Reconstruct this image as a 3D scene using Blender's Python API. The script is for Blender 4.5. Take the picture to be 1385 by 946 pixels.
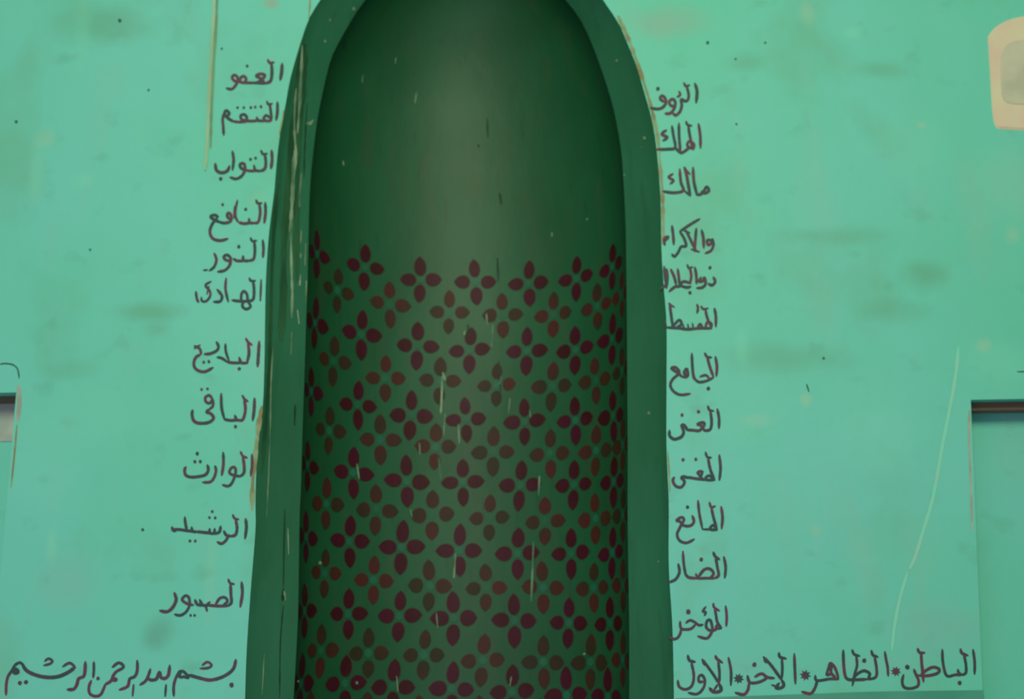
import bpy, math, random
from mathutils import Vector, Matrix, geometry
from mathutils.bvhtree import BVHTree

for o in list(bpy.data.objects):
    bpy.data.objects.remove(o)
random.seed(7)
scn = bpy.context.scene
COL = scn.collection
R = math.radians

# ------------------------------------------------------------------ camera
W, H, F = 1385.0, 946.0, 1650.0
PITCH, ROLL = R(14.6), R(-1.0)
CAM = Vector((0.0, -3.2, 1.5))
fw = Vector((0, math.cos(PITCH), math.sin(PITCH)))
rt0 = Vector((1, 0, 0))
up0 = rt0.cross(fw)
rt = math.cos(ROLL) * rt0 + math.sin(ROLL) * up0
up = -math.sin(ROLL) * rt0 + math.cos(ROLL) * up0
cd = bpy.data.cameras.new('camera')
cam = bpy.data.objects.new('camera', cd)
COL.objects.link(cam)
M = Matrix((rt, up, -fw)).transposed().to_4x4()
M.translation = CAM
cam.matrix_world = M
cd.dof.use_dof = True          # the photo is a soft video frame
cd.dof.focus_distance = 2.75
cd.dof.aperture_fstop = 2.0
cd.sensor_width = 36
cd.lens = F / W * 36
cd.clip_start = 0.01
scn.camera = cam

# ------------------------------------------------------------------ world, lights, exposure
wd = bpy.data.worlds.new('world')
scn.world = wd
wd.use_nodes = True
wd.node_tree.nodes['Background'].inputs[0].default_value = (0.78, 0.84, 1.0, 1)
wd.node_tree.nodes['Background'].inputs[1].default_value = 0.34


def area(name, loc, target, sx, sy, power, colour):
    l = bpy.data.lights.new(name, 'AREA')
    l.shape = 'RECTANGLE'
    l.size, l.size_y, l.energy, l.color = sx, sy, power, colour
    o = bpy.data.objects.new(name, l)
    o.location = loc
    o.rotation_euler = (Vector(target) - Vector(loc)).to_track_quat('-Z', 'Y').to_euler()
    COL.objects.link(o)
    return o


area('daylight_opening', (0.05, -4.9, 4.4), (0, 0, 2.3), 1.5, 1.5, 185, (0.93, 1.0, 0.68))
area('low_tint_fill', (-1.0, -3.2, 0.30), (-.3, 0, 0.9), 2.6, 0.6, 29, (0.86, 0.68, 1.15))  # added low fill that tints the lower wall bluer, no real doorway
scn.view_settings.view_transform = 'Standard'
scn.view_settings.look = 'None'
scn.view_settings.gamma = 1
scn.view_settings.exposure = 0.0


# ------------------------------------------------------------------ projection
def ray(px, py):
    return (fw + rt * ((px - W / 2) / F) - up * ((py - H / 2) / F)).normalized()


def onp(px, py, Y=0.0):
    d = ray(px, py)
    return CAM + d * ((Y - CAM.y) / d.y)


# ------------------------------------------------------------------ materials
def lin(r, g, b):
    return tuple((c / 255 / 12.92 if c / 255 <= .04045 else ((c / 255 + .055) / 1.055) ** 2.4) for c in (r, g, b)) + (1,)


class NT:
    def __init__(s, name):
        s.m = bpy.data.materials.new(name)
        s.m.use_nodes = True
        s.t = s.m.node_tree
        s.b = s.t.nodes['Principled BSDF']
        s.tc = s.t.nodes.new('ShaderNodeTexCoord')

    def noise(s, scale, detail=3, vec=(1, 1, 1), rough=0.5, lo=0.0, hi=1.0):
        mp = s.t.nodes.new('ShaderNodeMapping')
        mp.inputs['Scale'].default_value = vec
        s.t.links.new(s.tc.outputs['Object'], mp.inputs[0])
        n = s.t.nodes.new('ShaderNodeTexNoise')
        n.inputs['Scale'].default_value = scale
        n.inputs['Detail'].default_value = detail
        n.inputs['Roughness'].default_value = rough
        s.t.links.new(mp.outputs[0], n.inputs['Vector'])
        r = s.t.nodes.new('ShaderNodeMapRange')
        r.inputs[1].default_value, r.inputs[2].default_value = lo, hi
        s.t.links.new(n.outputs[0], r.inputs[0])
        return r.outputs[0]

    def mix(s, f, a, b, blend='MIX'):
        n = s.t.nodes.new('ShaderNodeMix')
        n.data_type = 'RGBA'
        n.blend_type = blend
        for sock, v in ((n.inputs[0], f), (n.inputs[6], a), (n.inputs[7], b)):
            if hasattr(v, 'is_output'):
                s.t.links.new(v, sock)
            else:
                sock.default_value = v
        return n.outputs[2]

    def mul(s, f, k):
        n = s.t.nodes.new('ShaderNodeMath')
        n.operation = 'MULTIPLY'
        s.t.links.new(f, n.inputs[0])
        n.inputs[1].default_value = k
        return n.outputs[0]

    def bump(s, h, strength, dist=0.01):
        b = s.t.nodes.new('ShaderNodeBump')
        b.inputs['Strength'].default_value = strength
        b.inputs['Distance'].default_value = dist
        s.t.links.new(h, b.inputs['Height'])
        s.t.links.new(b.outputs[0], s.b.inputs['Normal'])

    def done(s, col, rough, spec=0.5):
        if hasattr(col, 'is_output'):
            s.t.links.new(col, s.b.inputs['Base Color'])
        else:
            s.b.inputs['Base Color'].default_value = col
        s.b.inputs['Roughness'].default_value = rough
        s.b.inputs['Specular IOR Level'].default_value = spec
        return s.m


GD, PL, BG, GY = (92, 158, 122), (122, 208, 172), (160, 190, 152), (118, 176, 160)
STAINS = [(145,35,75,30,GD,.75),(112,40,14,60,PL,.4),(1195,95,45,14,GD,.6),(1010,85,36,16,GD,.6),(1250,370,34,22,GD,.8),(1130,320,85,14,GD,.5),
          (1065,485,90,22,GD,.6),(1200,420,55,16,GD,.5),(205,422,45,14,GD,.8),(210,445,22,12,GD,.5),(60,188,16,14,BG,.5),(48,240,12,50,PL,.6),
          (112,245,16,14,PL,.5),(1092,20,12,20,BG,.6),(1155,45,18,9,PL,.6),(92,785,40,36,GY,.6),(1262,850,60,34,GY,.7),(900,28,60,26,(134,164,140),.7),
          (95,500,44,14,GD,.4),(1240,200,70,50,PL,.3),(1350,490,50,30,PL,.5),(1180,580,70,60,PL,.35),(1010,560,60,60,PL,.2),(1365,250,60,60,BG,.3),
          (60,620,60,80,PL,.3),(150,560,70,40,PL,.25),(300,450,60,50,PL,.2),(70,740,8,22,PL,.7),(215,858,20,22,(88,150,130),.8),(1090,540,9,9,BG,.8),
          (1330,467,12,10,BG,.8),(1103,718,8,7,BG,.5),(1246,170,8,6,BG,.6),(1369,318,12,12,BG,.6),(1022,568,24,9,BG,.4),(1003,470,10,26,PL,.5),
          (368,6,12,9,(150,150,130),.8),(284,790,9,60,BG,.25),(1180,900,80,12,GY,.5),(1000,905,60,14,GY,.3),(350,270,16,12,(120,190,150),.6),(940,690,10,60,PL,.2)]


def wall_mat():
    n = NT('turquoise_wall_paint')
    c = n.mix(n.noise(1.3, 3, lo=.35, hi=.65), lin(94, 190, 159), lin(103, 192, 172))
    c = n.mix(n.mul(n.noise(2.6, 4, (1, 1, .8), lo=.53, hi=.75), .75), c, lin(98, 165, 128))
    c = n.mix(n.mul(n.noise(4.0, 4, (1.6, 1, .5), lo=.56, hi=.75), .45), c, lin(122, 182, 160))
    c = n.mix(n.mul(n.noise(9.0, 5, (1, 1, 1.3), lo=.60, hi=.78), .4), c, lin(84, 150, 118))
    for x, y, rx, ry, col, k in STAINS:
        k *= .5 if col in (PL, BG) else .75
        rx, ry = rx * 1.15, ry * 1.25
        p = onp(x, y)
        mp = n.t.nodes.new('ShaderNodeMapping')
        mp.vector_type = 'POINT'
        sx, sz = 515.0 / rx, 515.0 / ry
        mp.inputs['Scale'].default_value = (sx, 1, sz)
        mp.inputs['Location'].default_value = (-p.x * sx, 0, -p.z * sz)
        n.t.links.new(n.tc.outputs['Object'], mp.inputs[0])
        # irregular outline
        nz = n.t.nodes.new('ShaderNodeTexNoise')
        nz.inputs['Scale'].default_value = 9
        n.t.links.new(n.tc.outputs['Object'], nz.inputs['Vector'])
        ad = n.t.nodes.new('ShaderNodeMix')
        ad.data_type = 'RGBA'
        ad.blend_type = 'LINEAR_LIGHT'
        ad.inputs[0].default_value = .45
        n.t.links.new(mp.outputs[0], ad.inputs[6])
        n.t.links.new(nz.outputs['Color'], ad.inputs[7])
        sp = n.t.nodes.new('ShaderNodeVectorMath')
        sp.operation = 'MULTIPLY'
        sp.inputs[1].default_value = (1, 0, 1)
        n.t.links.new(ad.outputs[2], sp.inputs[0])
        ln_ = n.t.nodes.new('ShaderNodeVectorMath')
        ln_.operation = 'LENGTH'
        n.t.links.new(sp.outputs[0], ln_.inputs[0])
        r = n.t.nodes.new('ShaderNodeMapRange')
        r.interpolation_type = 'SMOOTHSTEP'
        r.inputs[1].default_value, r.inputs[2].default_value = 1.25, .1
        r.inputs[3].default_value, r.inputs[4].default_value = 0, k
        n.t.links.new(ln_.outputs['Value'], r.inputs[0])
        c = n.mix(r.outputs[0], c, lin(*col))
    n.bump(n.noise(5, 5), .25, .02)
    return n.done(c, .55, .3)


def reveal_mat():
    n = NT('mid_green_gloss_paint')
    c = n.mix(n.noise(3, 4, (1, 1, .5), lo=.35, hi=.65), lin(36, 98, 64), lin(42, 110, 76))
    c = n.mix(n.mul(n.noise(14, 4, (1.5, 1.5, .25), lo=.55, hi=.8), .6), c, lin(24, 76, 44))
    n.bump(n.noise(12, 4, (1, 1, .4)), .25, .01)
    return n.done(c, .42, .4)


def lining_mat():
    n = NT('deep_green_gloss_paint')
    c = n.mix(n.noise(3, 4, (1, 1, .6), lo=.35, hi=.65), lin(13, 72, 36), lin(19, 82, 46))
    c = n.mix(n.mul(n.noise(10, 5, (1.6, 1.6, .35), lo=.52, hi=.8), .6), c, lin(48, 72, 42))
    c = n.mix(n.mul(n.noise(30, 4, (1.6, 1.6, .2), lo=.62, hi=.8), .6), c, lin(18, 52, 34))
    n.bump(n.noise(9, 4, (1, 1, .5)), .22, .012)
    return n.done(c, .52, .34)


def two(name, a, b, scale, rough=.55, vec=(1, 1, 1), lo=.4, hi=.6, spec=.3):
    n = NT(name)
    return n.done(n.mix(n.noise(scale, 3, vec, lo=lo, hi=hi), a, b), rough, spec)


MW, MR, ML = wall_mat(), reveal_mat(), lining_mat()
INK = two('maroon_lettering_paint', lin(52, 68, 70), lin(98, 56, 74), 16, .6, lo=.42, hi=.66, spec=.2)
PET = two('maroon_stencil_paint', lin(60, 9, 26), lin(52, 8, 13), 9, .58, spec=.22)
FAD = two('faded_brown_stencil_paint', lin(66, 30, 20), lin(42, 38, 18), 7, .58, spec=.22)
CEN = two('teal_stencil_centre_paint', lin(26, 92, 66), lin(22, 84, 54), 9, .55)
PALE = two('bare_pale_plaster', lin(142, 166, 130), lin(64, 112, 78), 40, .8, (1, 1, .22), lo=.35, hi=.65)
PALER = two('pale_scuff', lin(118, 205, 172), lin(135, 196, 168), 12, .7)
OLD = two('worn_brown_edge', lin(128, 164, 124), lin(124, 122, 84), 14, .8)
BEIGE = two('bare_beige_plaster', lin(202, 194, 158), lin(204, 182, 156), 7, .85)
GREYP = two('grey_beige_plaster', lin(186, 184, 156), lin(170, 172, 144), 9, .85)
WOOD = two('brown_lintel_wood', lin(110, 88, 72), lin(92, 86, 62), 14, .7, (.3, 1, 3))
DARK = two('dark_crack', lin(20, 52, 34), lin(28, 66, 44), 20, .8)
HOLE = two('nail_hole_dark', lin(40, 84, 66), lin(60, 110, 90), 30, .8)
GREYW = two('grey_white_plaster', lin(186, 186, 170), lin(150, 165, 150), 9, .85)
FLOOR = two('floor_concrete', lin(120, 122, 112), lin(100, 104, 96), 3, .8)
DADO = two('deeper_green_dado_paint', lin(62, 142, 116), lin(72, 150, 124), 5, .5)
SEAM = two('pale_plaster_seam', lin(150, 190, 152), lin(138, 172, 134), 8, .8, (1, 1, .3))
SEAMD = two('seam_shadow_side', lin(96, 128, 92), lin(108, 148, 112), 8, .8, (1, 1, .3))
SEAMG = two('grey_beige_worn_plaster', lin(150, 176, 156), lin(140, 150, 132), 12, .8)
PEEL = two('peeled_dark_olive', lin(30, 76, 44), lin(44, 96, 58), 30, .6, (1, 1, .15))
SC = two('pinkish_scuff', lin(136, 184, 152), lin(150, 174, 148), 20)


# ------------------------------------------------------------------ object helpers
def mesh_obj(name, verts, faces, mat, parent=None, smooth=False):
    me = bpy.data.meshes.new(name)
    me.from_pydata([tuple(v) for v in verts], [], faces)
    me.materials.append(mat)
    if smooth:
        me.polygons.foreach_set('use_smooth', [True] * len(me.polygons))
    me.update()
    o = bpy.data.objects.new(name, me)
    COL.objects.link(o)
    if parent:
        o.parent = parent
    return o


def crom(pts, k=5):
    if len(pts) < 3:
        n = 3
        return [tuple(a + (b - a) * i / n for a, b in zip(pts[0], pts[-1])) for i in range(n + 1)]
    P = [pts[0]] + list(pts) + [pts[-1]]
    out = []
    for i in range(1, len(P) - 2):
        for j in range(k):
            t = j / k
            out.append(tuple(.5 * (2 * p1 + (p2 - p0) * t + (2 * p0 - 5 * p1 + 4 * p2 - p3) * t * t + (3 * p1 - p0 - 3 * p2 + p3) * t ** 3)
                             for p0, p1, p2, p3 in zip(P[i - 1], P[i], P[i + 1], P[i + 2])))
    out.append(tuple(pts[-1]))
    return out


# ------------------------------------------------------------------ outlines of the niche (front plane and back of the splay)
D1 = 0.11       # depth of the splayed border
B0 = 0.31       # depth of the curved lining behind it
outL = [(332,946),(334,884),(339,807),(346,719),(346,690),(347,640),(351,590),(356,549),(358,498),(359,433),(360,382),(363,331),(367,293),(372,255),(373,240),(378,190),(387,140),(393,107),(406,61),(419,24),(434,0),(463,-40),(508,-80),(562,-106)]
outT = [(622,-116)]
outR = [(684,-106),(740,-78),(786,-40),(815,0),(837,33),(847,56),(861,91),(870,122),(880,157),(886,190),(890,228),(893,270),(894,333),(897,386),(901,438),(901,523),(901,608),(904,681),(904,766),(909,850),(911,946)]
inL = [(397,946),(403,833),(405,706),(407,660),(409,587),(412,500),(414,433),(416,380),(417,330),(419,260),(424,203),(430,157),(439,114),(449,76),(472,33),(494,0),(530,-38),(578,-64)]
inT = [(628,-72)]
inR = [(680,-64),(730,-38),(765,0),(784,25),(800,58),(818,107),(831,152),(840,203),(843,240),(846,300),(847,350),(848,450),(849,600),(849,700),(851,850),(851,946)]


def resample(pts, n):
    pts = crom(pts, 6)
    L = [0]
    for a, b in zip(pts, pts[1:]):
        L.append(L[-1] + math.dist(a, b))
    out = []
    j = 0
    for i in range(n):
        s = L[-1] * i / (n - 1)
        while j < len(L) - 2 and L[j + 1] < s:
            j += 1
        t = (s - L[j]) / max(1e-9, L[j + 1] - L[j])
        out.append(tuple(a + (b - a) * t for a, b in zip(pts[j], pts[j + 1])))
    return out


NA = 70
def outline(l, t, r, Y):
    a = resample(l + t, NA)
    b = resample(t + r, NA)
    w = [onp(x, y, Y) for x, y in a + b[1:]]
    return w


front = outline(outL, outT, outR, 0.0)
back = outline(inL, inT, inR, D1)
front = [Vector((front[0].x, 0, 0))] + front + [Vector((front[-1].x, 0, 0))]
back = [Vector((back[0].x, D1, 0))] + back + [Vector((back[-1].x, D1, 0))]

# ------------------------------------------------------------------ wall with arched hole and two rectangular recesses
def grown(pl, d):
    out = []
    for i, p in enumerate(pl):
        a, b = pl[max(0, i - 1)], pl[min(len(pl) - 1, i + 1)]
        t = (b - a).normalized()
        out.append(Vector((p.x - t.z * d, 0, p.z + t.x * d)) if 0 < i < len(pl) - 1 else Vector((p.x - t.z * d, 0, p.z)))
    return out


hole = grown(front, .001)
X0, X1, Z1 = -1.95, 1.95, 3.95
TH = 0.62
wall_out = [Vector((X0, 0, 0)), Vector((hole[0].x, 0, 0))]
wall_poly = [Vector((X0, 0, 0))] + hole + [Vector((X1, 0, 0)), Vector((X1, 0, Z1)), Vector((X0, 0, Z1))]
rz = 0.75
rl_top = onp(22, 531)
rl_bot = onp(2, 760)
sl = (rl_bot.x - rl_top.x) / (rl_bot.z - rl_top.z)
rr_top = onp(1313, 541)
rr_bot = onp(1329, 940)
sr = (rr_bot.x - rr_top.x) / (rr_bot.z - rr_top.z)
recL = [Vector((rl_top.x - .55, 0, rl_top.z)), rl_top.copy(), Vector((rl_top.x + sl * (rz - rl_top.z), 0, rz)), Vector((rl_top.x - .55, 0, rz))]
recR = [rr_top.copy(), Vector((rr_top.x + .55, 0, rr_top.z)), Vector((rr_top.x + .55, 0, rz)), Vector((rr_top.x + sr * (rz - rr_top.z), 0, rz))]
polys = [wall_poly, recL, recR]
tris = geometry.tessellate_polygon(polys)
V = [v for p in polys for v in p]
Fc = []
for t in tris:
    a, b, c = (V[i] for i in t)
    nrm = (b - a).cross(c - a)
    if nrm.length < 1e-9:
        continue
    Fc.append(tuple(t) if nrm.y < 0 else tuple(reversed(t)))
n0 = len(V)
V += [Vector((X0, TH, 0)), Vector((X1, TH, 0)), Vector((X1, TH, Z1)), Vector((X0, TH, Z1)), Vector((X0, 0, 0)), Vector((X1, 0, 0)), Vector((X1, 0, Z1)), Vector((X0, 0, Z1))]
q = lambda *i: tuple(n0 + k for k in i)
Fc += [q(0, 3, 2, 1), q(4, 7, 3, 0), q(5, 1, 2, 6), q(7, 6, 2, 3)]
CY = .52
cav0 = len(V)
V += [p.copy() for p in hole] + [Vector((p.x, CY, p.z)) for p in hole]
nf = len(hole)
Fc += [(cav0 + i, cav0 + nf + i, cav0 + nf + i + 1, cav0 + i + 1) for i in range(nf - 1)]
capv = [Vector((p.x, CY, p.z)) for p in hole]
for t in geometry.tessellate_polygon([capv]):
    Fc.append(tuple(cav0 + nf + i for i in t))
b = len(V)
fx0, fx1 = hole[0].x, hole[-1].x
V += [Vector(p) for p in ((X0, 0, 0), (fx0, 0, 0), (fx0, CY, 0), (fx1, CY, 0), (fx1, 0, 0), (X1, 0, 0), (X1, TH, 0), (X0, TH, 0))]
Fc += [(b, b + 7, b + 2, b + 1), (b + 2, b + 7, b + 6, b + 3), (b + 3, b + 6, b + 5, b + 4)]
RD = 0.10
RC = RD + .022
for rc in (recL, recR):
    b = len(V)
    V += [v.copy() for v in rc] + [v + Vector((0, RC, 0)) for v in rc]
    Fc += [tuple(b + k for k in (i, (i + 1) % 4, (i + 1) % 4 + 4, i + 4)) for i in range(4)] + [(b + 4, b + 5, b + 6, b + 7)]
wall = mesh_obj('wall_back', V, Fc, MW)
wall['kind'] = 'structure'
wall['label'] = 'turquoise painted plaster wall around the arched prayer niche'

fl = mesh_obj('floor', [(X0, -7, -.1), (X1, -7, -.1), (X1, TH, -.1), (X0, TH, -.1), (X0, -7, 0), (X1, -7, 0), (X1, TH, 0), (X0, TH, 0)],
              [(0, 3, 2, 1), (4, 5, 6, 7), (0, 1, 5, 4), (1, 2, 6, 5), (2, 3, 7, 6), (3, 0, 4, 7)], FLOOR)
fl['kind'] = 'structure'


def box(name, x0, x1, y0, y1, z0, z1, mat, parent):
    v = [(x, y, z) for z in (z0, z1) for x, y in ((x0, y0), (x1, y0), (x1, y1), (x0, y1))]
    return mesh_obj(name, v, [(0, 3, 2, 1), (4, 5, 6, 7), (0, 1, 5, 4), (1, 2, 6, 5), (2, 3, 7, 6), (3, 0, 4, 7)], mat, parent)


# recess back panels and lintels
for rc, lab in ((recL, 'left'), (recR, 'right')):
    xs = [p.x for p in rc]
    o = box('recess_panel', min(xs) + (.001 if lab == 'right' else .001), max(xs) - .001, RD, RD + .02, rz + .001, rc[0].z - .001, MW, wall)
    o['label'] = 'turquoise back panel of the shallow %s recess' % lab
# wooden lintel boards let into the head of each recess
z = rr_top.z
o = box('lintel', rr_top.x + .001, rr_top.x + .549, .040, .085, z - .021, z - .001, WOOD, wall)
o['label'] = 'dark brown wooden lintel strip over the right recess'
z = rl_top.z
o = box('lintel', rl_top.x - .549, rl_top.x - .001, .045, .085, z - .012, z - .001, WOOD, wall)
o['label'] = 'grey brown lintel strip over the left recess'
o = box('bare_plaster', rl_top.x - .5, rl_top.x + .03, RD - .003, RD, z - .115, z - .001, GREYW, wall)
o['label'] = 'grey white bare plaster strip under the left lintel'

# ------------------------------------------------------------------ prayer niche
niche = bpy.data.objects.new('prayer_niche', None)
niche['label'] = 'tall arched dark green prayer niche with maroon stencilled flowers'
niche['category'] = 'niche'
niche.location = ((front[0].x + front[-1].x) / 2, 0, 0)
COL.objects.link(niche)
NL = niche.location.copy()


def nob(name, verts, faces, mat, parent=None, smooth=False):
    """child of the niche, verts given in world space (niche or its flower empties sit unrotated)"""
    p = parent or niche
    off = NL
    o = mesh_obj(name, [v - off for v in verts], faces, mat, p, smooth)
    return o


# splay: outer edge rounded over, a shallow step along the left band
NS = 8
V, Fc = [], []
n = len(front)
for i in range(n):
    a, b = front[i], back[i]
    for j in range(NS + 1):
        t = j / NS
        p = a.lerp(b, t)
        p.y = D1 * (t ** .85)
        if j == 0:
            p.y = -0.0003
        V.append(p)
for i in range(n - 1):
    for j in range(NS):
        k = i * (NS + 1) + j
        Fc.append((k, k + NS + 1, k + NS + 2, k + 1))
bvh_rev = BVHTree.FromPolygons([tuple(v) for v in V], Fc)
rev = nob('splayed_border', V, Fc, MR, smooth=True)
rev['label'] = 'mid green splayed border around the curved niche'

# curved lining with a conch-shaped head
half = len(back) // 2
Lp = [(p.z, p.x) for p in back[:half + 1]]
Rp = [(p.z, p.x) for p in reversed(back[half:])]


def interp(tab, z):
    if z <= tab[0][0]:
        return tab[0][1]
    for (z0, x0), (z1, x1) in zip(tab, tab[1:]):
        if z0 <= z <= z1:
            return x0 + (x1 - x0) * (z - z0) / max(1e-9, z1 - z0)
    return tab[-1][1]


ZT = back[half].z
H0 = (interp(Rp, 2.0) - interp(Lp, 2.0)) / 2


def chb(z):
    z = min(z, ZT)
    l, r = interp(Lp, z), interp(Rp, z)
    h = max((r - l) / 2, 1e-4)
    return (l + r) / 2, h, B0 * min(1.0, h / H0) ** .9


def surf(t, z, lift=0.0):
    c, h, b = chb(z)
    nx, ny = math.cos(t) / h, -math.sin(t) / b
    L = math.hypot(nx, ny)
    return Vector((c - h * math.cos(t) + lift * nx / L, D1 + b * math.sin(t) + lift * ny / L, z))


zs = [0, .4, .8] + [0.8 + i * (ZT - .8) * .85 / 60 for i in range(1, 61)]
zl = zs[-1]
zs += [zl + (ZT - zl) * math.sin(i / 24 * math.pi / 2) for i in range(1, 25)]
NT_ = 48
V, Fc = [], []
for z in zs:
    for j in range(NT_ + 1):
        V.append(surf(math.pi * j / NT_, z))
for i in range(len(zs) - 1):
    for j in range(NT_):
        k = i * (NT_ + 1) + j
        Fc.append((k, k + 1, k + NT_ + 2, k + NT_ + 1))
bvh_lin = BVHTree.FromPolygons([tuple(v) for v in V], Fc)
lin_o = nob('curved_lining', V, Fc, ML, smooth=True)
lin_o['label'] = 'deep green concave lining with rounded head'


def hit(px, py, which):
    """point on a real surface seen at this pixel, lifted a little off it"""
    d = ray(px, py)
    if which == 'wall':
        return CAM + d * (-CAM.y / d.y), Vector((0, -1, 0))
    b = bvh_rev if which == 'rev' else bvh_lin
    loc, nrm, idx, dist = b.ray_cast(CAM, d)
    if loc is None:
        return None, None
    if nrm.dot(d) > 0:
        nrm = -nrm
    return loc, nrm


def ribbon_geo(pts, w, which, lift, V, Fc, taper=.35, k=5, jitter=0.0):
    """a brush stroke laid on a surface: centre line in photo pixels, width in pixels"""
    P = crom(pts, k)
    n = len(P)
    base = len(V)
    rows = []
    for i, (x, y) in enumerate(P):
        a, b = P[max(0, i - 1)], P[min(n - 1, i + 1)]
        dx, dy = b[0] - a[0], b[1] - a[1]
        L = math.hypot(dx, dy) or 1
        nx, ny = -dy / L, dx / L
        s = i / (n - 1)
        e = min(s, 1 - s) * (n - 1)
        ww = w * (1 - taper * max(0, 1 - e / 2.0)) * (1 + jitter * random.uniform(-1, 1)) / 2
        rows.append(((x + nx * ww, y + ny * ww), (x - nx * ww, y - ny * ww)))
    # rounded ends
    def cap(p, q, sgn):
        mx, my = (p[0] + q[0]) / 2, (p[1] + q[1]) / 2
        r = math.dist(p, q) / 2
        return mx, my, r
    idx = []
    for (p, q_) in rows:
        for m in (p, q_):
            loc, nr = hit(m[0], m[1], which)
            if loc is None:
                return
            V.append(loc + nr * (lift + len(V) * 2e-7))
    for i in range(n - 1):
        a = base + 2 * i
        Fc.append((a, a + 1, a + 3, a + 2))
    for (ex, inn) in ((0, 1), (n - 1, n - 2)):
        p, q_ = rows[ex]
        mx, my, r = cap(p, q_, 1)
        ix, iy = P[inn]
        dx, dy = mx - ix, my - iy
        L = math.hypot(dx, dy) or 1
        dx, dy = dx / L * r, dy / L * r
        k0 = len(V)
        ring = []
        for ang in (-90, -45, 0, 45, 90):
            c, s_ = math.cos(R(ang)), math.sin(R(ang))
            loc, nr = hit(mx + dx * c - dy * s_, my + dy * c + dx * s_, which)
            if loc is None:
                return
            V.append(loc + nr * (lift + len(V) * 2e-7))
            ring.append(len(V) - 1)
        Fc.append(tuple(ring))


def blob_geo(x, y, r, which, lift, V, Fc, n=10, sy=1.1):
    b = len(V)
    for i in range(n):
        a = 2 * math.pi * i / n
        rr = r * random.uniform(.88, 1.1)
        loc, nr = hit(x + rr * math.cos(a), y + rr * sy * math.sin(a), which)
        if loc is None:
            return
        V.append(loc + nr * lift)
    Fc.append(tuple(range(b, b + n)))


# ------------------------------------------------------------------ stencilled flowers on the lining
dark = [
 [(428,344),(493,362),(569,379),(643,382),(715,384),(780,377),(829,361)],
 [(425,437),(488,453),(565,468),(635,474),(713,475),(779,474),(829,459)],
 [(420,530),(483,548),(556,562),(630,568),(710,571),(779,569),(830,563)],
 [(415,630),(477,640),(550,651),(626,653),(704,657),(777,656),(831,652)],
 [(413,727),(472,733),(543,741),(621,745),(700,749),(773,749),(829,748)],
 [(411,827),(470,831),(540,834),(614,837),(696,840),(770,843),(826,844)],
 [(406,925),(466,925),(531,929),(611,932),(693,936),(767,941),(823,943)],
]
faded = [
 [(456,393),(527,412),(608,423),(680,427),(749,426),(808,415),(841,399)],
 [(451,489),(521,512),(595,516),(672,521),(747,523),(806,515),(842,502)],
 [(445,583),(514,595),(589,605),(667,611),(744,614),(807,610),(843,602)],
 [(441,682),(509,690),(585,697),(662,701),(738,705),(806,702),(843,697)],
 [(439,776),(505,785),(581,793),(658,795),(735,795),(803,795),(843,792)],
 [(434,881),(498,884),(573,886),(653,894),(735,896),(799,896),(843,893)],
]


def tz(px, py):
    loc, nr = hit(px, py, 'lin')
    if loc is None:
        return None
    c, h, b = chb(loc.z)
    ct = max(-1, min(1, (c - loc.x) / h))
    return math.acos(ct), loc.z


def uv(t, z, du, dz):
    c, h, b = chb(z)
    st = 4
    for _ in range(st):
        t += (du / st) / math.hypot(h * math.sin(t), b * math.cos(t))
    return max(.02, min(math.pi - .02, t)), z + dz


def flower(t, z, mat, lift, fade):
    s = random.uniform(.95, 1.05)
    name = 'faded_stencil_flower' if fade else 'stencil_flower'
    # centre disc is the flower's own mesh, the four petals are its children
    ctr = [surf(*uv(t, z, .0120 * math.cos(a), .0125 * math.sin(a)), lift) for a in [2 * math.pi * i / 8 for i in range(8)]]
    fo = nob(name, ctr, [tuple(range(8))], CEN)
    for k in range(4):
        hor = k % 2
        ln, wd_ = (.0245, .0208) if hor else (.0290, .0185)
        if fade:
            ln *= .92
        ln *= s * random.uniform(.92, 1.06)
        wd_ *= s * random.uniform(.93, 1.07)
        off = (.0395 if hor else .0440) * s
        ang = (math.pi / 2, 0, -math.pi / 2, math.pi)[k] + random.uniform(-.08, .08)
        ca, sa = math.cos(ang), math.sin(ang)
        pts = []
        N = 16
        for i in range(N):
            a = 2 * math.pi * i / N
            lx = ln * math.cos(a)
            if abs(a) < 1e-6:
                lx *= 1.12
            ly = wd_ * math.sin(a) * (1 - .10 * math.cos(a))
            lx += off
            pts.append(surf(*uv(t, z, lx * ca - ly * sa, lx * sa + ly * ca), lift + .0002))
        c0 = surf(*uv(t, z, off * ca, off * sa), lift + .0002)
        nob('petal', pts + [c0], [(N, i, (i + 1) % N) for i in range(N)], mat, fo)


rows_w = []
for row in faded:
    for p in row:
        r_ = tz(*p)
        if r_:
            flower(r_[0], r_[1], FAD, .0010, True)
last = []
for ri, row in enumerate(dark):
    for p in row:
        r_ = tz(*p)
        if r_:
            flower(r_[0], r_[1], PET, .0018, False)
            if ri == len(dark) - 1:
                last.append(r_)
# the pattern goes on below the picture
for k in range(1, 3):
    for t, z in last:
        flower(t, z - .19 * k, PET, .0018, False)
        if t < 2.6:
            flower(t + .19, z - .19 * k + .095, FAD, .0010, True)


def strokes(name, which, mat, items, parent, lift=.0012, label=None, taper=.5, jitter=.12):
    V, Fc = [], []
    for i, (w, pts) in enumerate(items):
        if len(pts) == 1:
            blob_geo(pts[0][0], pts[0][1], w, which, lift + i * .00004, V, Fc)
        else:
            ribbon_geo(pts, w, which, lift + i * .00004, V, Fc, taper, jitter=jitter)
    if not V:
        return None
    if parent is niche:
        o = nob(name, V, Fc, mat)
    else:
        o = mesh_obj(name, V, Fc, mat, parent)
    if label:
        o['label'] = label
    return o


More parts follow.
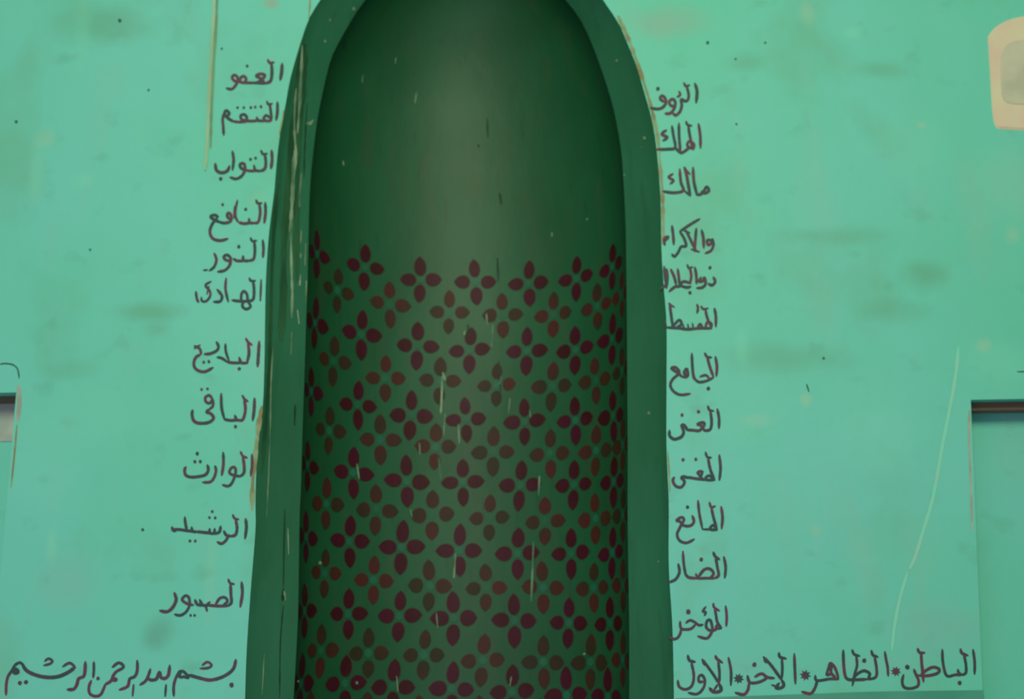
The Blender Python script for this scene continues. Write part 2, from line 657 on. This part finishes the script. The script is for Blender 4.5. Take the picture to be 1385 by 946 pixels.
# bare plaster runs down the left splay
for w, pts in [(9, [(410,62),(405,100),(399,150),(393,210),(388,270),(384,330),(383,400),(380,460)]), (7, [(408,120),(405,180),(402,250),(401,320),(402,380)]),
               (6, [(413,60),(412,100),(410,140)]), (5, [(376,250),(371,300),(368,360),(366,430),(364,500),(360,560),(354,640)])]:
    strokes('peeled_strip', 'rev', PEEL, [(w, pts)], niche, lift=.0007, jitter=.25)
for w, pts in [
    (3.0, [(388,135),(386,165),(384,200),(382,250),(378,300),(376,340),(376,380),(374,420),(371,452)]),
    (3.4, [(408,62),(407,100),(404,150),(402,180)]),
    (4.2, [(398,205),(396,240),(395,270),(393,300),(393,325)]),
    (3.0, [(393,325),(394,370),(395,400),(394,430)]),
    (3.0, [(400,120),(398,150),(398,180),(400,215),(397,235)]),
    (2.6, [(407,235),(405,262),(405,280)]), (3.6, [(407,312),(406,330)]), (3.0, [(406,372),(405,386)]),
    (2.6, [(406,342),(406,350)]), (2.4, [(402,420),(404,438)]), (2.4, [(394,450),(393,480)]),
    (1.6, [(413,330),(412,360)]), (1.6, [(414,380),(413,410)]),
    (1.8, [(369,470),(366,520),(365,580),(363,640),(360,700)]),
    (2.2, [(389,715),(390,750)]), (3.4, [(384,800),(386,812)]), (3.8, [(414,167),(419,167),(423,163)]),
    (2.0, [(357,885),(354,940)])]:
    strokes('flaked_paint_streak', 'rev', PALE, [(w, pts)], niche, lift=.0014, jitter=.4)
for w, pts in [
    (3.2, [(418,26),(417,60),(416,100),(415,140)]),
    (1.6, [(415,140),(412,200),(411,240)]),
    (2.0, [(385,690),(384,740),(383,795)]), (1.8, [(383,820),(379,870),(378,945)]),
    (3.0, [(399,548),(398,575)]), (5.0, [(383,797),(382,812)])]:
    strokes('plaster_crack_and_shade', 'rev', DARK, [(w, pts)], niche, lift=.0010, jitter=.3)
for x, y, r_ in [(450,80,2.4),(439,56,1.8),(478,12,2.2),(446,27,1.6),(835,82,2.0),(872,187,2.2),(869,200,1.6),(845,237,1.8),(891,760,1.2),(878,559,2)]:
    strokes('paint_chip', 'rev', PALE, [(r_, [(x, y)])], niche, lift=.0014)
# bare scratches down the middle of the lining
for w, pts in [
    (2.2, [(722,733),(721,760),(719,815)]), (2.6, [(616,750),(614,782)]), (2.4, [(598,510),(597,545),(596,560)]),
    (3.4, [(599,505),(602,515)]), (2.4, [(730,645),(729,672)]), (2.2, [(717,555),(718,565)]),
    (2.0, [(658,425),(659,440)]), (2.4, [(629,448),(628,454)]), (1.8, [(679,508),(676,520)]),
    (2.4, [(620,575),(621,600)]), (2.0, [(567,600),(568,615)]), (2.6, [(555,690),(557,700)]),
    (2.2, [(482,628),(485,648)]), (1.8, [(593,620),(596,650)]), (2.0, [(590,830),(592,850)]),
    (1.8, [(536,915),(538,935)]), (2.2, [(692,916),(690,928)]), (1.6, [(690,540),(688,560)]),
    (1.6, [(667,440),(665,470)]), (1.8, [(602,560),(600,590)]), (1.4, [(535,78),(534,86)]), (1.6, [(490,102),(489,112)]),
    (1.4, [(563,125),(561,140)]), (1.6, [(463,218),(464,224)]), (1.5, [(747,315),(747,321)])]:
    strokes('paint_scratch', 'lin', PALE, [(w, pts)], niche, lift=.0030, jitter=.35)
for x, y, r_ in [(482,924,1.8),(402,922,1.5),(791,885,1.4),(795,297,1.3),(432,762,2.2)]:
    strokes('paint_chip', 'lin', PALE, [(r_, [(x, y)])], niche, lift=.0030)
for w, pts in [(3, [(673,350),(674,380)]), (3.5, [(676,262),(678,275)]), (3, [(647,196),(648,199)]), (2.5, [(659,160),(660,185)]), (2.4, [(675,490),(677,530)]),
               (3, [(633,440),(634,455)]), (3.5, [(467,55),(464,62)])]:
    strokes('dark_stain', 'lin', DARK, [(w, pts)], niche, lift=.0026, jitter=.4)

# ------------------------------------------------------------------ lettering on the wall
CR = {'L1': (240, 60, 4.73), 'L2': (240, 250, 4.73), 'L3': (220, 440, 4.73), 'L9': (200, 580, 7.694), 'L4': (200, 640, 4.73),
      'A': (0, 846, 6.925), 'B': (170, 846, 6.925),
      'R1': (840, 90, 4.73), 'R2': (840, 280, 4.73), 'R3': (840, 460, 4.73), 'R4': (840, 660, 4.73), 'R5': (880, 800, 10.658),
      'C': (900, 856, 7.694), 'D': (1040, 856, 7.694), 'E': (1180, 856, 7.694)}


def word(crop, spec, label):
    """spec: strokes split by ';' -> 'width x,y x,y ...'; one point is a dot (width = its diameter)"""
    ox, oy, s = CR[crop]
    items = []
    for st in spec.split(';'):
        tk = st.split()
        if not tk:
            continue
        w = float(tk[0])
        pts = [tuple(float(v) for v in p.split(',')) for p in tk[1:]]
        pts = [(ox + x / s, oy + y / s) for x, y in pts]
        w = w / s
        if len(pts) > 1 and w < 3.5:
            w *= 1.12
        if len(pts) == 1:
            w = w / 2
        else:
            w = max(w * 1.06, 3.3 if s > 7.5 or s < 5 else 3.4)
        items.append((w, pts))
    return strokes('painted_word', 'wall', INK, items, wall, lift=.0012, label=label, taper=.45, jitter=.06)


word('L1', '''21 670,125 667,180 658,228;15 578,98 592,120 618,116;20 602,125 605,180 598,232 575,247;17 598,243 560,250 520,249 480,246;
16 558,243 530,218 505,203 530,190 560,200 535,232 505,247;17 490,247 440,247 395,243;16 400,240 405,215 425,205 440,222 432,244;18 446,140;
17 395,243 368,236 350,215 362,198 382,208 385,238 368,270 345,288 315,282''', 'top word of the column left of the niche')
word('L1', '''19 640,372 640,430 632,485;14 572,365 583,386 607,380;18 592,386 598,435 603,478;15 604,480 570,456 552,476 575,492 604,486;
17 575,490 520,489 508,468;17 520,489 455,491 442,468;17 455,491 400,498 355,494;19 535,400;18 470,406;18 498,402;17 385,406;17 425,406;
15 445,494 412,482 405,458 428,450 445,470 430,494;18 360,494 330,478 302,448 312,425 332,442 318,464;17 302,440 290,480 294,530 297,582''', 'second word down left of the niche')
word('L1', '''20 603,680 606,740 599,795;14 535,680 548,704 575,700;19 560,705 566,760 558,798 530,812;17 535,812 500,806 490,775;17 505,811 455,810 430,800;
19 468,737;19 500,729;16 440,802 410,795 400,772 420,762 432,780 430,812 410,845 375,862 338,852;18 352,685 360,740 353,805;20 243,765 250,805 280,823 318,812 334,780;24 277,862''', 'third word down left of the niche')
word('L2', '''19 562,115 564,180 556,245;14 503,98 515,120 541,118;18 524,120 530,180 518,238 490,246;16 495,246 464,243 458,217;16 470,246 420,249 393,240;20 437,158;
11 385,100 374,150 372,200 388,240;9 366,140 362,215;16 332,222 318,196 330,181 345,200 340,235 300,246 268,238;19 290,128;
16 275,242 240,226 213,207 235,194 262,206;18 255,214 225,250 208,300 225,343 270,358 322,347''', 'fourth word down left of the niche with a hooked tail')
word('L2', '''18 546,355 551,410 547,465;14 468,340 480,362 506,358;18 492,362 496,420 488,475 455,487;16 462,487 425,485 420,456;16 435,486 385,488 358,474;22 393,397;
16 345,492 310,482 297,462 318,450 340,470 336,512 305,548 258,558;15 236,440 250,480 236,525 205,551;9 168,548 192,546''', 'fifth word down left of the niche')
word('L2', '''18 536,610 531,742;14 460,598 472,617 499,615;18 485,618 491,680 484,735 452,746;16 460,746 400,746 350,740;15 408,745 410,702 425,682 445,702 452,745 468,780 440,797 415,777 425,748;
15 312,600 308,670 326,750;16 255,672 285,712 274,747 233,750;13 215,620 180,645 206,678 210,712 186,745 158,745 154,722;9 202,652 190,700;15 119,685 125,730 136,752''', 'sixth word down left of the niche')
word('L3', '''20 618,105 613,190 608,265;14 533,85 546,108 572,128;19 546,110 553,180 540,240;16 545,242 505,241 490,207;16 510,241 450,242 408,234;22 490,280;
14 402,120 405,170 425,228;15 415,236 378,212 350,206;16 345,108 358,138 346,164 305,183 268,186;19 264,238;19 296,234;15 247,186 238,152 204,134;13 203,150 240,128;
18 240,190 215,205 201,235 205,270 230,292 272,298 322,273''', 'wide word level with the middle of the niche on its left')
word('L3', '''20 588,470 586,540 577,610;14 510,450 523,472 546,490;19 522,475 530,540 515,603 488,609;16 495,609 475,606 462,578;16 480,608 430,610 393,602;22 466,650;
16 375,440 378,530 395,600;15 320,475 300,450 275,462 277,490 302,500 320,480 322,518 298,540;17 250,412;17 287,408;19 300,540 282,556 310,568 326,598 292,624 232,628 200,612 189,575 192,545''', 'word with a bowl-shaped end left of the niche above the last three')
word('L9', '''26 1083,270 1086,380 1072,492;22 965,240 988,285 1034,305;30 988,290 1002,380 1000,460 960,500;28 965,498 900,488 850,460 868,412 905,405 915,450 900,512 870,575 832,600 778,586;
30 785,250 787,370 770,487;28 700,390 710,440 690,510 650,556 572,560;30 620,380 630,430 602,480 530,500 442,505 392,480 384,430 396,400;36 515,262;34 490,345;34 546,345''', 'third word from the bottom of the left column with three dots')
word('L4', '''20 626,295 631,350 622,420;14 543,268 556,292 581,298;19 562,300 571,350 562,395 530,406;18 535,406 502,398 487,372;18 515,402 500,432 472,453 445,442;
16 466,342 458,378 430,386 428,357;16 440,386 400,386 396,357;16 408,386 350,380 308,376;18 413,248;18 394,286;18 431,288;16 315,377 288,374 280,348;16 298,376 240,368 195,362 155,365;17 237,283 242,330 252,370;14 155,345 160,366 178,374;18 270,436;18 304,436''', 'second word from the bottom of the left column')
word('L4', '''20 600,700 605,770 592,857;14 515,680 526,705 553,712;19 529,710 532,780 535,828 515,850;18 520,850 450,852 378,846;17 432,848 458,805 492,797 510,822 480,850;12 380,885 374,852 398,825;
16 390,848 352,846 332,812;16 360,847 318,842 302,812;17 292,846 250,836 220,812 240,786 264,800 266,850 242,893 206,912 172,905;20 170,768 182,812 160,860 125,888 78,882;17 275,912;17 300,912''', 'bottom word of the left column ending in a long curl')
word('A', '''26 58,655 60,560 76,482 112,428 142,376 190,352 232,392;30 150,455 122,432 150,412 172,438 142,458;33 215,378 250,425 310,458 390,482 480,490 560,478 640,442 705,395;
22 708,396 655,355 590,388;17 412,377 470,362 492,336 456,314 420,338;40 188,542;40 245,534''', 'leftmost word of the bottom line with a long sweeping stroke')
word('A', '''30 800,345 797,430 782,482 738,502 720,560 690,600 632,604;25 880,345 880,420 874,492;26 856,520 834,580 842,640 890,666 942,652 970,600 988,555;34 920,500;
24 985,556 1030,532 1062,498 1092,512 1058,522;24 1045,505 1085,440 1150,402 1150,372 1108,354 1054,395''', 'word with a round bowl and a hook in the left bottom line')
word('A', '''28 1286,332 1287,420 1264,480 1216,505 1196,574 1120,606;24 1252,560 1243,662''', 'lone tall letter with a sloping foot in the left bottom line')
word('B', '''24 135,560 186,524 214,470 232,412;30 200,492 240,515 290,502 318,440 332,490 372,498 402,464 414,378;28 379,560 371,665''', 'jagged short word with a stroke below in the left bottom line')
word('B', '''26 452,665 450,580 466,508 500,442 522,430;26 500,490 522,432 560,450 588,492 545,484 508,492;30 590,466 680,492 790,515 890,492 968,450 1014,400 1032,325;17 698,406 770,402 806,376 766,345 718,376;42 993,560''', 'first word of the left bottom line with a long flat sweep')
word('R1', '''20 472,110 486,160 480,232;14 402,105 413,126 438,120;18 420,130 432,180 426,215 402,226;18 412,224 384,212 388,250 376,290 350,313 332,300;14 370,160 378,182 358,196;
16 342,256 318,250 308,226 328,210 346,226 342,265 315,300 282,302;16 274,228 250,206 262,188 282,205 286,236 264,264 230,273 188,266;24 236,143''', 'top word of the column right of the niche')
word('R1', '''19 495,368 506,440 508,522;14 415,352 426,375 452,380;18 430,380 441,450 460,530;15 462,532 466,498 436,480 424,508 462,530;18 440,518 402,546 380,552 346,520;18 370,365 371,450 380,548;
18 325,382 336,450 346,520 300,530 228,532;16 290,408 260,434 296,454 268,476''', 'second word down right of the niche')
word('R1', '''18 482,822 512,817 534,790 548,770 562,796 536,812 514,800;19 460,648 466,740 486,822;19 405,645 418,690 432,770 442,828;14 412,660 440,690;18 375,658 382,740 398,794 340,809 268,800;16 400,792 442,828;14 332,688 304,710 336,730 314,752''', 'third word down right of the niche')
word('R2', '''17 578,215 552,214 556,244 576,234 582,208 591,240 576,280 538,298;19 515,150 526,200 529,262;17 481,138 476,200 470,285;17 415,150 446,215 482,286;13 403,155 440,166;17 500,288 450,272;
15 502,78 440,115 375,158;17 376,160 402,200 416,250 384,256 366,290 342,318 325,304;18 325,122 333,180 337,242;17 285,216 302,192 276,204 280,245''', 'word with a long slanting stroke right of the niche')
word('R2', '''18 590,450 602,480 582,502 558,492;22 568,390;16 512,452 500,478 524,474 532,452 541,490 520,516 484,520;18 472,388 481,440 483,492;13 423,370 434,393 458,385;17 440,395 449,440 441,490;
16 445,490 402,478 378,500 418,516 446,510;22 441,550;17 362,398 369,450 376,512;16 376,512 345,512 308,542;16 318,400 340,450 352,498;16 290,398 296,450 290,520;17 275,383 281,450 286,500 254,521''', 'tightly packed word below the slanting one right of the niche')
word('R2', '''18 597,650 606,700 606,767;13 512,636 526,655 556,650;17 540,660 551,710 577,772;15 577,776 576,746 550,740 540,772;16 578,778 500,777 430,784 370,777 290,772;14 522,776 506,750 488,774;14 485,625 492,648 486,680;
13 462,778 456,746;13 432,782 426,752;13 402,780 396,752;16 310,618 321,700 331,772;13 304,620 340,642;15 330,768 370,725 386,750 352,776;14 290,772 280,730''', 'sixth word down right of the niche')
word('R3', '''18 603,108 613,170 609,232;15 535,85 551,110 578,112;18 551,112 567,170 590,236;17 592,240 546,263 500,271 476,255;14 505,236 540,226 562,244;25 558,312;18 452,88 456,170 464,235 478,258;
16 430,232 420,186 403,210 420,236 388,236;17 392,238 362,212 322,182 352,178 372,212 332,250 315,290 336,330 380,352 442,345''', 'word with a deep hooked tail right of the niche centre')
word('R3', '''18 615,443 626,500 626,567;14 555,423 566,450 592,455;18 570,455 579,520 570,573 530,582;16 535,582 510,548 488,540 524,528 532,546 502,580 462,579 418,576;22 495,460;22 390,482;19 425,576 404,548 388,548 400,588 386,620 342,636 312,616 309,580''', 'dotted word under the deep hooked one')
word('R3', '''18 628,738 636,820 629,897;14 540,718 551,750 577,754;18 556,755 571,830 598,896;15 598,898 562,868 540,894 598,898;16 550,896 490,890 440,882 405,880;15 524,892 490,850 520,844 500,890;22 478,765;22 396,768;
18 412,872 386,882 406,908 386,942 350,936 331,902 340,880''', 'second dotted word in the right column')
word('R4', '''18 640,122 649,190 643,262;14 565,93 576,125 602,118;18 577,125 591,190 614,270;15 614,272 590,240 568,265 612,272;16 575,268 520,266;17 492,83 501,170 520,262;16 455,180 466,215 450,240 420,246 385,237;22 425,125;
17 398,246 375,216 354,210 384,190 402,205 376,255 358,300 376,340 420,353 467,330''', 'third word from the bottom right of the niche')
word('R4', '''18 657,443 669,510 663,577;16 590,413 602,440 630,460;18 605,445 616,510 624,560 600,580;17 602,580 545,579 486,582;16 490,578 530,526 568,520 592,550 570,578;24 512,460;16 490,582 478,552;16 484,580 432,574 412,552;17 395,408 401,490 414,565;18 365,488 373,540 350,585 308,606''', 'second word from the bottom right of the niche')
word('R5', '''38 1080,215 1096,360 1090,505;30 905,175 912,230 992,285;38 922,240 942,350 962,450 1022,532;30 1022,532 965,488 942,530 1015,542;36 965,540 872,572 802,522 812,432 860,420 884,500 888,560 860,630 800,682 680,650;
26 795,225 752,290 794,305 774,352;66 542,298;32 752,485 692,490 640,452 570,420 508,458;34 645,480 580,542 472,552 430,520 424,440;38 440,540 426,610 390,670 330,692 276,650''', 'bottom word of the right column')
word('C', '''26 655,262 682,400 680,548;26 520,240 536,275 592,315;28 548,300 562,420 558,530;28 382,280 430,342 500,440 556,530;38 388,300 412,338;34 558,530 580,598 530,620 490,612 458,578;30 540,545 505,600;
28 392,510 350,512 346,462 380,444 408,490 402,560 362,620 312,642 238,626;26 232,238 250,290 308,306;28 268,310 292,420 290,510 260,570 200,592 142,562 128,500''', 'leftmost word of the right bottom line beside the niche')
word('C', '''26 1340,222 1346,380 1352,532;26 1180,212 1192,255 1256,272;28 1210,270 1216,370 1210,480;30 1020,255 1090,330 1150,410 1206,490;42 1028,275 1050,310;32 1206,490 1232,545 1202,576 1150,576 1182,528;22 1105,545 1150,562;
26 1132,475 1060,466 1000,428 930,462;30 1062,470 980,514 880,522 853,450;46 925,335;30 868,530 856,600 812,646 728,626''', 'word between two painted stars in the right bottom line')
word('D', '''24 1205,200 1220,290 1234,360 1240,452;26 1065,188 1082,235 1132,255;28 1097,250 1116,350 1120,440 1090,476 1015,486;30 1025,486 900,492 820,486 790,440 776,320 772,183;30 872,480 920,430 990,398 1048,430 1030,476;
24 865,180 885,225 942,245;24 907,240 916,340 892,430 868,552;46 990,292;28 722,482 700,400 672,345 638,320 620,370 602,440 650,432 690,470;28 722,486 640,482 500,500 480,448;26 650,340 645,410 662,450;30 502,500 476,580 430,636 342,616''', 'word with a triangular loop between two stars in the right bottom line')
word('E', '''26 1045,178 1062,300 1062,432;26 915,172 931,215 992,240;28 950,225 971,330 970,420 925,442;24 930,440 896,420 888,385;28 930,442 860,440 790,456 755,420 731,300 725,178;44 905,525;
30 500,442 560,392 632,360 692,382 680,420 600,446 500,452;26 468,168 491,210 541,210;26 505,215 511,320 520,400 530,512;28 430,385 452,440 478,500 470,556 400,582 330,570 308,510 322,440;24 500,452 455,440;48 362,360''', 'rightmost word of the right bottom line')
for crop, x, y, r_ in (('C', 762, 480, 52), ('D', 378, 445, 54), ('D', 1320, 405, 50)):
    ox, oy, s = CR[crop]
    cx, cy, rr = ox + x / s, oy + y / s, r_ / s
    V, Fc = [], []
    pts = []
    for i in range(16):
        a = math.pi * 2 * i / 16 + .2
        r2 = rr * (1.12 if i % 2 == 0 else .62)
        pts.append(hit(cx + r2 * math.cos(a), cy + r2 * math.sin(a), 'wall')[0] + Vector((0, -.0012, 0)))
    c0 = hit(cx, cy, 'wall')[0] + Vector((0, -.0012, 0))
    mesh_obj('painted_star', pts + [c0], [(16, i, (i + 1) % 16) for i in range(16)], INK, wall)

# ------------------------------------------------------------------ marks and wear on the wall
strokes('plaster_seam', 'wall', SEAM, [(4.0, [(290,-6),(289,25),(287,60),(284,110),(282,160),(280,200),(278,230)])], wall, lift=.003, label='pale raised seam running down left of the lettering', jitter=.25)
strokes('plaster_crack_and_shade', 'wall', SEAMD, [(3.0, [(294,-6),(293,25),(291,60),(288,110),(286,160),(285,200)])], wall, lift=.002, jitter=.3)  # shaded side of the raised seam, painted as a darker stroke
strokes('plaster_seam', 'wall', OLD, [(2.0, [(420,-6),(419,10),(418,24)])], wall, lift=.002, label='thin seam rising from the arch edge')
strokes('long_scratch', 'wall', PALER, [(4.5, [(1296,470),(1292,510),(1283,560),(1275,600),(1268,640),(1260,680),(1248,720),(1237,755),(1230,770)])], wall, lift=.001, label='long pale diagonal scratch near the right recess')
strokes('long_scratch', 'wall', PALER, [(4.0, [(1227,775),(1217,810),(1210,845),(1206,880)])], wall, lift=.001)
strokes('worn_edge', 'wall', OLD, [(4.5, [(836,22),(848,48),(858,74),(867,100),(875,125),(884,158),(890,190),(893,225),(896,262),(897,300),(897,330)])], wall, lift=.0008, label='brown worn strip along the right arch edge', jitter=.4)
strokes('worn_edge', 'wall', OLD, [(2.2, [(903,610),(905,640),(906,665)])], wall, lift=.0008)
strokes('worn_edge', 'wall', OLD, [(6.0, [(354,550),(350,575),(346,610),(342,650),(341,690)])], wall, lift=.0008, label='olive worn strip along the lower left arch edge', jitter=.3)
strokes('worn_edge', 'wall', OLD, [(3.0, [(384,150),(378,182)])], wall, lift=.0008)
strokes('worn_edge', 'wall', OLD, [(2.2, [(23,575),(20,610),(15,660)])], wall, lift=.0008)
strokes('worn_edge', 'wall', SEAMG, [(6.0, [(25,522),(26,535),(26,548),(24,570)])], wall, lift=.0006)
strokes('worn_edge', 'wall', SEAMG, [(3.4, [(1311,556),(1311,600),(1313,650),(1315,720)])], wall, lift=.0008)
strokes('plaster_crack_and_shade', 'wall', HOLE, [(2.0, [(0,493),(8,492),(18,494),(24,500),(26,512)])], wall, lift=.0008, label='hairline crack above the left recess')
strokes('plaster_crack_and_shade', 'wall', HOLE, [(2.4, [(1376,503),(1392,503)])], wall, lift=.0008)
for x, y, r_ in [(193,717,2.2),(1114,485,2.0),(162,28,2.4),(1035,58,1.6),(995,80,1.6),(122,338,1.6),(22,165,2.2),(957,58,2.2),(996,168,1.6),(201,122,1.6),(300,66,1.5)]:
    strokes('nail_hole', 'wall', HOLE, [(r_, [(x, y)])], wall, lift=.0007)
strokes('nail_hole', 'wall', HOLE, [(2.6, [(1091,520),(1094,530)])], wall, lift=.0007)
# bare plaster patch, upper right, with an arched raised panel on it
pts = [(1336,50),(1345,38),(1362,28),(1385,22),(1420,20),(1462,24),(1480,45),(1482,100),(1480,165),(1460,176),(1400,177),(1360,175),(1347,172),(1342,150),(1339,100)]


def slab(name, pts, y0, y1, mat, parent, label=None):
    P = [onp(x, y) for x, y in crom(pts + [pts[0]], 4)[:-1]]
    n = len(P)
    V = [Vector((p.x, y1, p.z)) for p in P] + [Vector((p.x, y0, p.z)) for p in P]
    cx = sum(p.x for p in P) / n
    cz = sum(p.z for p in P) / n
    for k in range(n):  # bevelled front
        V[k] = Vector((cx + (V[k].x - cx) * .965, y1, cz + (V[k].z - cz) * .965))
    Fc = [tuple(range(n))] + [(i, (i + 1) % n, n + (i + 1) % n, n + i) for i in range(n)]
    o = mesh_obj(name, V, Fc, mat, parent)
    if label:
        o['label'] = label
    return o


patch = slab('plaster_patch', pts, 0, -.004, BEIGE, wall, 'bare beige plaster patch at the upper right of the wall')
slab('arched_panel', [(1353,120),(1352,85),(1357,66),(1370,57),(1395,54),(1430,58),(1448,75),(1450,110),(1448,140),(1400,143),(1360,140)], -.004, -.0065, GREYP, patch)

# deeper green dado band just under the right bottom line
P = [onp(914, 945), onp(1040, 941), onp(1180, 936), onp(1330, 934)]
P.append(Vector((P[-1].x, 0, P[-1].z - .5)))
P.append(Vector((P[0].x, 0, P[0].z - .5)))
n = len(P)
V = [p + Vector((0, -.0008, 0)) for p in P]
o = mesh_obj('dado_band', V, [tuple(range(n))], DADO, wall)
o['label'] = 'deeper green painted band under the right bottom line'
